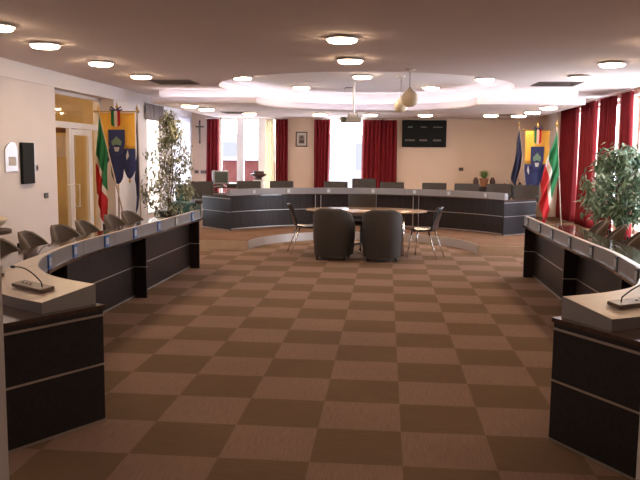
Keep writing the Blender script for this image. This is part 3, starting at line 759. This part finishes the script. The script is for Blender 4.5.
# ------------------------------------------------------------ things on the back wall
cr_ = thing('crucifix', 'dark crucifix with pale figure high on the back wall left of the curtain', 'crucifix', (-4.89, YB, 2.22))
obj('cross', boxes((-.016, .016, -.03, -.005, -.30, .30), (-.11, .11, -.03, -.005, .12, .155)), 'cross_wood', cr_)
bm = nb(); tube(bm, [(0, -.045, .17), (0, -.05, .10), (0, -.05, -.02), (.01, -.05, -.12), (0, -.045, -.24)], .02, 8, [.012, .026, .02, .016, .010])
tube(bm, [(-.10, -.04, .16), (-.02, -.045, .11)], .008, 6); tube(bm, [(.10, -.04, .16), (.02, -.045, .11)], .008, 6); lathe(bm, [(0, -.02), (.018, 0), (0, .022)], 8, (0, -.05, .19))
obj('figure', bm, 'figure_grey', cr_, smooth=True)
pf = thing('framed_portrait', 'small dark-framed portrait on the back wall between the two windows', 'picture', (-2.205, YB, 2.055))
obj('frame', boxes((-.15, -.125, -.03, -.004, -.19, .19), (.125, .15, -.03, -.004, -.19, .19), (-.15, .15, -.03, -.004, .165, .19), (-.15, .15, -.03, -.004, -.19, -.165)), 'black_plastic', pf)
obj('mount', B(-.125, .125, -.012, -.004, -.165, .165), 'photo_paper', pf)
bm = B(-.075, .075, -.014, -.012, -.11, .10); obj('portrait_ground', bm, 'figure_grey', pf)
bm = nb(); lathe(bm, [(0, -.035), (.025, -.02), (.03, 0), (.02, .03), (0, .038)], 12, (0, -.014, .04), 1, .15); prism(bm, [(-.06, -.018), (.06, -.018), (.06, -.014), (-.06, -.014)], -.10, -.02)
obj('portrait_figure', bm, 'cross_wood', pf)
sb_ = thing('display_board', 'black voting display board on the back wall right of the wide red curtain', 'display', (.94, YB, 2.22))
obj('casing', B(-.56, .56, -.08, -.004, -.34, .34, bev=.02), 'screen_black', sb_)
for i, (x, wd, mm) in enumerate([(-.36, .05, 'display_mark_green'), (-.02, .07, 'display_mark'), (.34, .12, 'display_mark')]):
    bm = nb()
    k = -wd
    while k < wd: box(bm, x + k, x + k + .016, -.084, -.080, .15, .178); k += .022
    obj('display_text', bm, mm, sb_)
for x, wd in ((-.36, .12), (-.02, .10), (.33, .10)):
    bm = nb(); k = -wd
    while k < wd: box(bm, x + k, x + k + .018, -.084, -.080, -.19, -.145); k += .025
    obj('display_text', bm, 'display_mark', sb_)
def switch(x, z, wd, label, axis='y', at=None):
    t = thing('wall_switch', label, 'switch', at if at else (x, YB, z), 0 if axis == 'y' else PI / 2, 'wall switches')
    obj('plate', B(-wd, wd, -.012, -.002, -.04, .04, bev=.003), 'black_plastic', t)
    obj('rocker', boxes((-wd + .015, -.005, -.016, -.012, -.025, .025), (.005, wd - .015, -.016, -.012, -.025, .025)), 'mic_brown', t)
switch(-4.98, 1.18, .05, 'small dark switch plate nearest the left corner of the back wall')
switch(-4.80, 1.18, .075, 'wider dark switch plate beside the left red curtain')
switch(1.9, 1.33, .055, 'dark switch plate on the bare back wall left of the palm')
switch(0, 0, .06, 'dark switch plate on the left wall beside the glazed door', 'x', (XL, 10.72, 1.0))
# left wall items
pq = thing('wall_plaque', 'silver plaque with rounded top on the left wall', 'plaque', (XL, 9.72, 1.58))
bm = nb(); P_ = [(-.19, -.20), (.14, -.20), (.14, .12)] + [(.14 - .33 * k / 8, .12 + .08 * math.sin(PI * (.15 + .85 * k / 8))) for k in range(1, 8)] + [(-.19, .10)]
prism(bm, P_, .004, .02); bmesh.ops.transform(bm, matrix=Matrix(((0, 0, 1, 0), (1, 0, 0, 0), (0, 1, 0, 0), (0, 0, 0, 1))), verts=bm.verts)
obj('plate', bm, 'silver', pq); obj('label_plate', B(.02, .024, -.10, .09, -.12, .0), 'photo_paper', pq)
wp = thing('wall_panel', 'tall dark rectangular panel mounted on the left wall', 'panel', (XL, 10.12, 1.49))
obj('panel', B(.005, .05, -.17, .17, -.29, .29, bev=.005), 'lacquer_dark', wp); obj('panel_edge', boxes((.005, .053, .17, .185, -.29, .29)), 'silver', wp)
th_ = thing('thermostat', 'tiny thermostat beside the tall dark panel', 'thermostat', (XL, 10.40, 1.42))
obj('casing', B(.002, .03, -.045, .045, -.045, .045, bev=.006), 'crt_grey', th_); obj('dial', B(.03, .034, -.015, .025, -.02, .02), 'screen_black', th_)
# bowl on a stand, left edge
st = thing('side_stand', 'dark wooden stand by the left wall at the picture edge', 'stand', (-4.83, 8.62, 0))
obj('top', lathe(nb(), [(.20, .64), (.25, .65), (.25, .69), (.24, .70)], 24), 'cross_wood', st); obj('column', tube(nb(), [(0, 0, .03), (0, 0, .645)], .05, 12), 'cross_wood', st); obj('foot', lathe(nb(), [(.17, 0), (.17, .02), (.05, .04)], 20), 'cross_wood', st)
bw = tag(obj('bowl', lathe(nb(), [(.06, .70), (.10, .71), (.18, .78), (.22, .84), (.21, .84), (.16, .775), (0, .73)], 24), 'globe_cream', smooth=True), 'cream bowl on the dark stand at the left picture edge', 'bowl')
bw.location = (-4.83, 8.62, .001)

# ------------------------------------------------------------ behind the arched desk
ct = thing('computer_table', 'small dark table holding the old monitor by the left red curtain', 'table', (raypx(224, 17.5), 17.5, STG))
obj('tabletop', B(-.42, .62, -.3, .3, .70, .73), 'worktop_brown', ct)
for sx_ in (-.38, .51):
    for sy_ in (-.26, .26): obj('leg', B(sx_ - .02, sx_ + .02, sy_ - .02, sy_ + .02, 0, .70), 'black_plastic', ct)
mo = thing('crt_monitor', 'old grey box monitor left of the balcony window', 'monitor', (raypx(219, 17.45), 17.45, STG + .73), .5)
obj('casing', B(-.19, .19, -.20, -.04, .06, .38, bev=.02), 'crt_grey', mo)
bm = nb(); v = [bm.verts.new(p) for p in ((-.16, -.05, .08), (.16, -.05, .08), (.16, -.05, .36), (-.16, -.05, .36), (-.09, .20, .12), (.09, .20, .12), (.09, .20, .28), (-.09, .20, .28))]
for q in ((0, 1, 2, 3), (4, 7, 6, 5), (0, 4, 5, 1), (1, 5, 6, 2), (2, 6, 7, 3), (3, 7, 4, 0)): bm.faces.new([v[i] for i in q])
obj('rear_housing', bm, 'crt_grey', mo); obj('screen', B(-.155, .155, -.205, -.198, .10, .35), 'crt_glass', mo); obj('stand', lathe(nb(), [(.12, 0), (.12, .02), (.05, .065)], 20, (0, -.05, 0)), 'crt_grey', mo)
pt_ = thing('printer', 'flat dark printer with silver lid beside the old monitor', 'printer', (raypx(235, 17.45), 17.45, STG + .73))
obj('casing', B(-.17, .17, -.16, .16, 0, .07, bev=.01), 'black_plastic', pt_); obj('lid', B(-.16, .16, -.15, .15, .07, .085), 'silver', pt_)
# plinth with urn
pl_ = thing('plant_stand', 'slim white stand under the dark urn before the balcony window', 'stand', (-3.22, 18.55, STG))
obj('column', B(-.09, .09, -.09, .09, 0, .83), 'white_frame', pl_); obj('top', B(-.13, .13, -.13, .13, .83, .86), 'white_frame', pl_)
ur = tag(obj('urn', lathe(nb(), [(.09, 0), (.10, .015), (.07, .04), (.12, .08), (.20, .12), (.21, .15), (.19, .155), (.14, .17), (.14, .205), (.155, .22), (.12, .22), (.10, .10), (0, .08)], 28), 'urn_dark', smooth=True), 'dark red-brown wide urn standing in front of the balcony window', 'urn')
ur.location = (-3.22, 18.55, STG + .861)
sd = thing('sideboard', 'low dark sideboard against the back wall under the potted palm', 'sideboard', (2.45, 18.8, STG))
obj('body', B(-.62, .62, -.22, .22, .05, .74), 'dark_wood', sd); obj('top', B(-.65, .65, -.24, .24, .74, .77), 'worktop_brown', sd)
for k in (-1, 1): obj('door', B(.01 if k > 0 else -.60, .60 if k > 0 else -.01, -.235, -.22, .08, .72), 'dark_wood', sd)
obj('plinth', B(-.58, .58, -.18, .2, 0, .05), 'black_plastic', sd)
ctr = (2.42, 18.68)
def foliage(name, fn, N, size, m, parent, seed, droop=.5, wid=.38):
    rnd = random.Random(seed); bm = nb()
    for _ in range(N):
        p = Vector(fn(rnd)); a = rnd.uniform(0, 2 * PI); el = rnd.uniform(-1.2, .3) * droop - .2
        d = Vector((math.cos(a) * math.cos(el), math.sin(a) * math.cos(el), math.sin(el))); l = size * rnd.uniform(.7, 1.25)
        s_ = d.cross(Vector((0, 0, 1))).normalized() if abs(d.z) < .98 else Vector((1, 0, 0)); s_ = (s_ + Vector((0, 0, rnd.uniform(-.6, .6)))).normalized() * l * wid * .5
        nn = d.cross(s_).normalized() * l * .06
        v = [bm.verts.new(q) for q in (p, p + d * l * .4 + s_ + nn, p + d * l + Vector((0, 0, -l * .12)), p + d * l * .4 - s_ + nn, p + d * l * .45)]
        bm.faces.new((v[0], v[1], v[4])); bm.faces.new((v[1], v[2], v[4])); bm.faces.new((v[2], v[3], v[4])); bm.faces.new((v[3], v[0], v[4]))
    return obj(name, bm, m, parent)
def pot(parent, r, h, m='clay'):
    p_ = obj('pot', lathe(nb(), [(r * .7, 0), (r * .95, h * .85), (r * 1.05, h * .86), (r * 1.05, h), (r * .92, h), (r * .9, h * .88)], 24), m, parent)
    obj('soil', lathe(nb(), [(r * .9, h * .88), (0, h * .9)], 24), 'soil', p_)
pm = thing('potted_palm', 'small bushy green palm in a brown pot at the right of the back wall', 'plant', (*ctr, STG + .77))
pot(pm, .11, .20)
bm = nb()
rnd = random.Random(3)
for k in range(70):
    a = rnd.uniform(0, 2 * PI); el = rnd.uniform(.25, 1.45); l = rnd.uniform(.18, .30); b0 = Vector((0, 0, .19)); d = Vector((math.cos(a) * math.cos(el), math.sin(a) * math.cos(el), math.sin(el)))
    s_ = d.cross(Vector((0, 0, 1))).normalized() * .011; mid = b0 + d * l * .6; tip = b0 + d * l + Vector((d.x, d.y, -.5)) * .05
    v = [bm.verts.new(q) for q in (b0 - s_ * .5, b0 + s_ * .5, mid + s_, mid - s_, tip)]
    bm.faces.new((v[0], v[1], v[2], v[3])); bm.faces.new((v[3], v[2], v[4]))
obj('fronds', bm, 'leaf_palm', pm); obj('stem', tube(nb(), [(0, 0, .17), (0, 0, .24)], .02, 8), 'bark', pm)
for i, (x, lb) in enumerate(((2.22, 'dark bottle-like vase left of the potted palm'), (2.63, 'dark bottle-like vase right of the potted palm'))):
    o = tag(obj('vase', lathe(nb(), [(.05, 0), (.065, .05), (.065, .15), (.035, .20), (.04, .22), (0.0, .22)], 20), 'urn_dark', smooth=True), lb, 'vase', 'dark vases beside the palm'); o.location = (x, 18.7, STG + .771)

# big ficus trees
def ficus(name, label, loc, r, z0, z1, N, leafm, size, seed, stems, shape, sparse):
    t = thing(name, label, 'plant', loc); pot(t, .20, .34, 'black_plastic')
    bm = nb(); rnd = random.Random(seed + 50); tips = []
    for k in range(stems):
        a = rnd.uniform(0, 2 * PI); q = [Vector((.03 * math.cos(a), .03 * math.sin(a), .28))]; top = z1 * rnd.uniform(.8, .97)
        for j in range(1, 6): q.append(Vector((r * .25 * math.cos(a) * j / 5 + rnd.uniform(-.03, .03), r * .25 * math.sin(a) * j / 5 + rnd.uniform(-.03, .03), .28 + (top - .28) * j / 5)))
        tube(bm, q, .01, 6, [.017, .015, .012, .009, .006, .004])
        for j in range(2, 6):
            for _ in range(4):
                b = rnd.uniform(0, 2 * PI); f_ = shape((q[j].z - z0) / (z1 - z0)) * r * rnd.uniform(.6, 1.0)
                e = Vector((f_ * math.cos(b), f_ * math.sin(b), q[j].z + rnd.uniform(-.05, .2)))
                if z0 < e.z < z1: tube(bm, [q[j], (q[j] + e) / 2 + Vector((0, 0, .05)), e], .004, 5, [.006, .004, .002]); tips.append((q[j], e))
    obj('trunk', bm, 'bark', t)
    cl = []
    for _ in range(sparse):
        v = rnd.random(); a = rnd.uniform(0, 2 * PI); rr = shape(v) * r * math.sqrt(rnd.random())
        cl.append(Vector((rr * math.cos(a), rr * math.sin(a), z0 + v * (z1 - z0))))
    def fn(rd):
        c_ = rd.choice(cl); return c_ + Vector((rd.gauss(0, .055), rd.gauss(0, .055), rd.gauss(0, .075)))
    foliage('foliage', fn, N, size, leafm, t, seed, .9)
    return t
ficus('ficus_tree', 'tall slender pale-leaved ficus between the left flags and the back corner', (-4.36, 14.6, STG), .56, .35, 2.25, 2200, 'leaf_pale', .105, 1, 3,
      lambda v: 1.0 if v < .5 else max(.14, 1.0 - (v - .5) * 1.75), 120)
ficus('ficus_tree', 'bushy round-crowned green ficus at the right picture edge before the curtains', (3.70, 12.0, 0), .60, .68, 1.74, 3600, 'leaf_green', .12, 2, 3,
      lambda v: max(.2, math.sqrt(max(0, 1 - (2 * v - 1.0) ** 2))), 130)
dp = thing('potted_plant', 'low dark leafy plant at the foot of the right navy flag', 'plant', (3.02, 18.1, STG)); pot(dp, .14, .5, 'black_plastic')
foliage('foliage', lambda rd: (rd.gauss(0, .13), rd.gauss(0, .1), .62 + rd.gauss(0, .11) + .08), 260, .11, 'leaf_dark', dp, 9)
obj('stem', tube(nb(), [(0, 0, .44), (0, 0, .7)], .015, 6), 'bark', dp)
g_ = thing('upholstered_bench', 'dark green low seat in the far left corner behind the ficus', 'bench', (-4.55, 16.5, STG))
obj('seat', B(-.3, .3, -.3, .3, .05, .42, bev=.03), 'green_fabric', g_); obj('backrest', B(-.3, .3, .22, .34, .42, .80, bev=.03), 'green_fabric', g_)
for sx_ in (-.25, .25):
    for sy_ in (-.25, .25): obj('leg', tube(nb(), [(sx_, sy_, 0), (sx_, sy_, .06)], .02, 8), 'black_plastic', g_)

# ------------------------------------------------------------ flags
def flag(label, base, top, mats, hoist, fly, drop, seed, th=(.5, .6), group='flags on poles'):
    """pole from base to top; cloth of bands hangs from the pole"""
    base, top = Vector(base), Vector(top); rnd = random.Random(seed); ph = rnd.uniform(0, 6)
    t = thing('flag', label, 'flag', base); rel = top - base; d = rel.normalized()
    obj('pole', tube(nb(), [Vector((0, 0, 0)), rel], .013, 8), 'pole_wood', t, smooth=True)
    obj('base', lathe(nb(), [(.14, 0), (.14, .02), (.04, .05), (.03, .14), (0, .14)], 20), 'brass', t)
    bm = nb(); lathe(bm, [(.02, 0), (.012, .02), (.028, .045), (.018, .08), (0, .15)], 10, tuple(rel)); obj('finial', bm, 'brass', t)
    dv = Vector(drop).normalized()
    def f(u, v):    # u along fly, v along hoist
        p = rel - d * (.05 + hoist * v) + dv * fly * u
        wv = min(1, u * 3)
        return p + Vector((.02 * math.sin(9 * v + 5 * u + ph), -.045 * math.sin(15 * v + 2.5 * u + ph) - .01, 0)) * wv + Vector((0, -.02, 0))
    nb_ = len(mats)
    obj('cloth', grid(nb(), f, 30, 30, .004, mf=lambda u, v: 0 if nb_ == 1 or u < th[0] else (1 if u < th[1] else 2)), mats, t, smooth=True)
    return t
IT = ['flag_green', 'flag_white', 'flag_red']
def yz(px, py, y):
    d = 738.7 * fw + (px - 320) * r2 - (py - 240) * u2; k = y / d.y
    return Vector((0, 0, 1.6412)) + d * k
def fbase(px, py, y): v = yz(px, py, y); v.z = STG; return v
YL = 12.38
b_ = yz(132, 255, YL); b_.z = 0
flag('green white and red flag hanging from a leaning pole by the glazed door', b_, yz(98.5, 113, YL), IT, .65, 1.32, (-.05, -.02, -1), 4)
b_ = yz(142, 255, 12.9); b_.z = STG
flag('dark navy flag on a pole at the left, between the gonfalon and the tall ficus', b_, yz(137, 112, 12.9), ['flag_navy'], .85, 1.0, (-.03, 0, -1), 5)
YR = 16.9
b_ = yz(529, 232, YR); b_.z = STG
flag('dark navy flag on a pale pole at the right, nearest the black display board', b_, yz(519, 127, YR), ['flag_navy'], .55, 1.0, (-.14, 0, -1), 6)
b_ = yz(561, 248, 14.3); b_.z = STG
flag('green white and red flag at the right, in front of the red curtain', b_, yz(557, 127, 14.3), IT, .85, 1.08, (-.26, 0, -1), 7, (.42, .6))

def plate(parent, name, P_, y0, y1, m):
    bm = nb(); a = [bm.verts.new((x, y0, z)) for x, z in P_]; b = [bm.verts.new((x, y1, z)) for x, z in P_]; n_ = len(P_)
    bm.faces.new(a); bm.faces.new(b[::-1])
    for k in range(n_): bm.faces.new((a[k], a[(k + 1) % n_], b[(k + 1) % n_], b[k]))
    return obj(name, bm, m, parent)
def gonfalon(label, loc, W, H, ztop, rz, tails, group='town gonfalons'):
    t = thing('gonfalon', label, 'banner', loc, rz, group)
    obj('pole', tube(nb(), [(0, .03, 0), (0, .03, ztop + .05)], .014, 8), 'pole_wood', t, smooth=True)
    obj('base', lathe(nb(), [(.15, 0), (.15, .02), (.04, .05), (.03, .12), (0, .12)], 20, (0, .03, 0)), 'brass', t)
    obj('crossbar', tube(nb(), [(-W * .60, 0, ztop), (W * .55, 0, ztop)], .012, 8), 'brass', t)
    lathe_b = nb()
    for s_ in (-1, 1): lathe(lathe_b, [(0, -.03), (.025, 0), (0, .03)], 10, (s_ * W * .6, 0, ztop))
    lathe(lathe_b, [(.02, 0), (.03, .03), (.012, .06), (0, .14)], 10, (0, .03, ztop + .05)); obj('finial', lathe_b, 'brass', t)
    x0, x1, zt = -W / 2, W / 2, ztop - .02
    zm = zt - H * .50
    def wav(P_): return P_
    # cloth: upper yellow field, lower blue field with three rounded tails
    def f(u, v): return (x0 + W * u, .016 * math.sin(u * 13) * (.3 + .7 * v), zt - (zt - zm) * v)
    obj('cloth', grid(nb(), f, 24, 8, .006), 'banner_yellow', t, smooth=True)
    tl = tails
    def g(u, v):
        k = min(2, int(u * 3)); fr_ = u * 3 - k
        bot = zt - H * (tl[k] - .07 * abs(fr_ - .5) ** 2 * 8) if 0 < u < 1 else zt - H * (tl[k] - .14)
        return (x0 + W * u, .016 * math.sin(u * 13) * (1 + .2 * v), zm + (bot - zm) * v)
    obj('lower_field', grid(nb(), g, 36, 8, .006), 'banner_blue', t, smooth=True)
    for k in range(3):
        c_ = x0 + W * (k + .5) / 3; z_ = zt - H * tl[k] - .02
        obj('tassel', lathe(nb(), [(.0, .03), (.012, .015), (.022, -.05), (0, -.05)], 10, (c_, 0, z_)), 'brass', t)
    cx_ = 0
    # crest
    sh = [(-.13, zt - H * .24), (.13, zt - H * .24), (.13, zt - H * .44), (.09, zt - H * .56), (0, zt - H * .62), (-.09, zt - H * .56), (-.13, zt - H * .44)]
    cr2 = plate(t, 'crest', [(x * 1.12, z + (.006 if z > zt - H * .5 else -.01)) for x, z in sh], -.040, -.030, 'banner_blue')
    plate(cr2, 'crest_field', [(-.09, zt - H * .40), (0, zt - H * .33), (.09, zt - H * .40), (.075, zt - H * .46), (0, zt - H * .44), (-.075, zt - H * .46)], -.046, -.040, 'leaf_green')
    plate(cr2, 'crest_charge', [(-.05, zt - H * .48), (.05, zt - H * .48), (.03, zt - H * .54), (-.03, zt - H * .54)], -.046, -.040, 'silver')
    for s_ in (-1, 1):
        plate(t, 'wreath', [(s_ * .16, zt - H * .60), (s_ * .19, zt - H * .52), (s_ * .21, zt - H * .60), (s_ * .17, zt - H * .66)], -.034, -.026, 'silver')
    rb_ = plate(t, 'ribbon', [(-.085, zt + .03), (-.035, zt + .03), (-.035, zt - H * .20), (-.085, zt - H * .17)], -.055, -.048, 'flag_green')
    plate(t, 'ribbon', [(-.025, zt + .03), (.020, zt + .03), (.020, zt - H * .20), (-.025, zt - H * .20)], -.055, -.048, 'flag_white')
    plate(t, 'ribbon', [(.03, zt + .03), (.075, zt + .03), (.075, zt - H * .17), (.03, zt - H * .20)], -.055, -.048, 'flag_red')
    bm = nb()
    tube(bm, [(-.01, -.04, zt + .04), (-.09, -.04, zt + .10), (-.11, -.04, zt + .05), (-.01, -.04, zt + .03)], .014, 6)
    tube(bm, [(.0, -.04, zt + .04), (.09, -.04, zt + .10), (.11, -.04, zt + .05), (.0, -.04, zt + .03)], .014, 6); obj('bow', bm, 'banner_blue', t)
    return t
p = yz(118, 180, 12.75)
gonfalon('yellow and blue town gonfalon with tricolour ribbons, at the left by the glazed door', (p.x, 12.75, STG), .64, 1.25, 2.22, .08, (.72, 1.0, .92))
p = yz(538, 130, 17.3)
gonfalon('yellow and blue town gonfalon with tricolour ribbons, at the right between two flags', (p.x, 17.3, STG), .53, 1.5, p.z - STG, -.05, (.9, 1.02, .9))
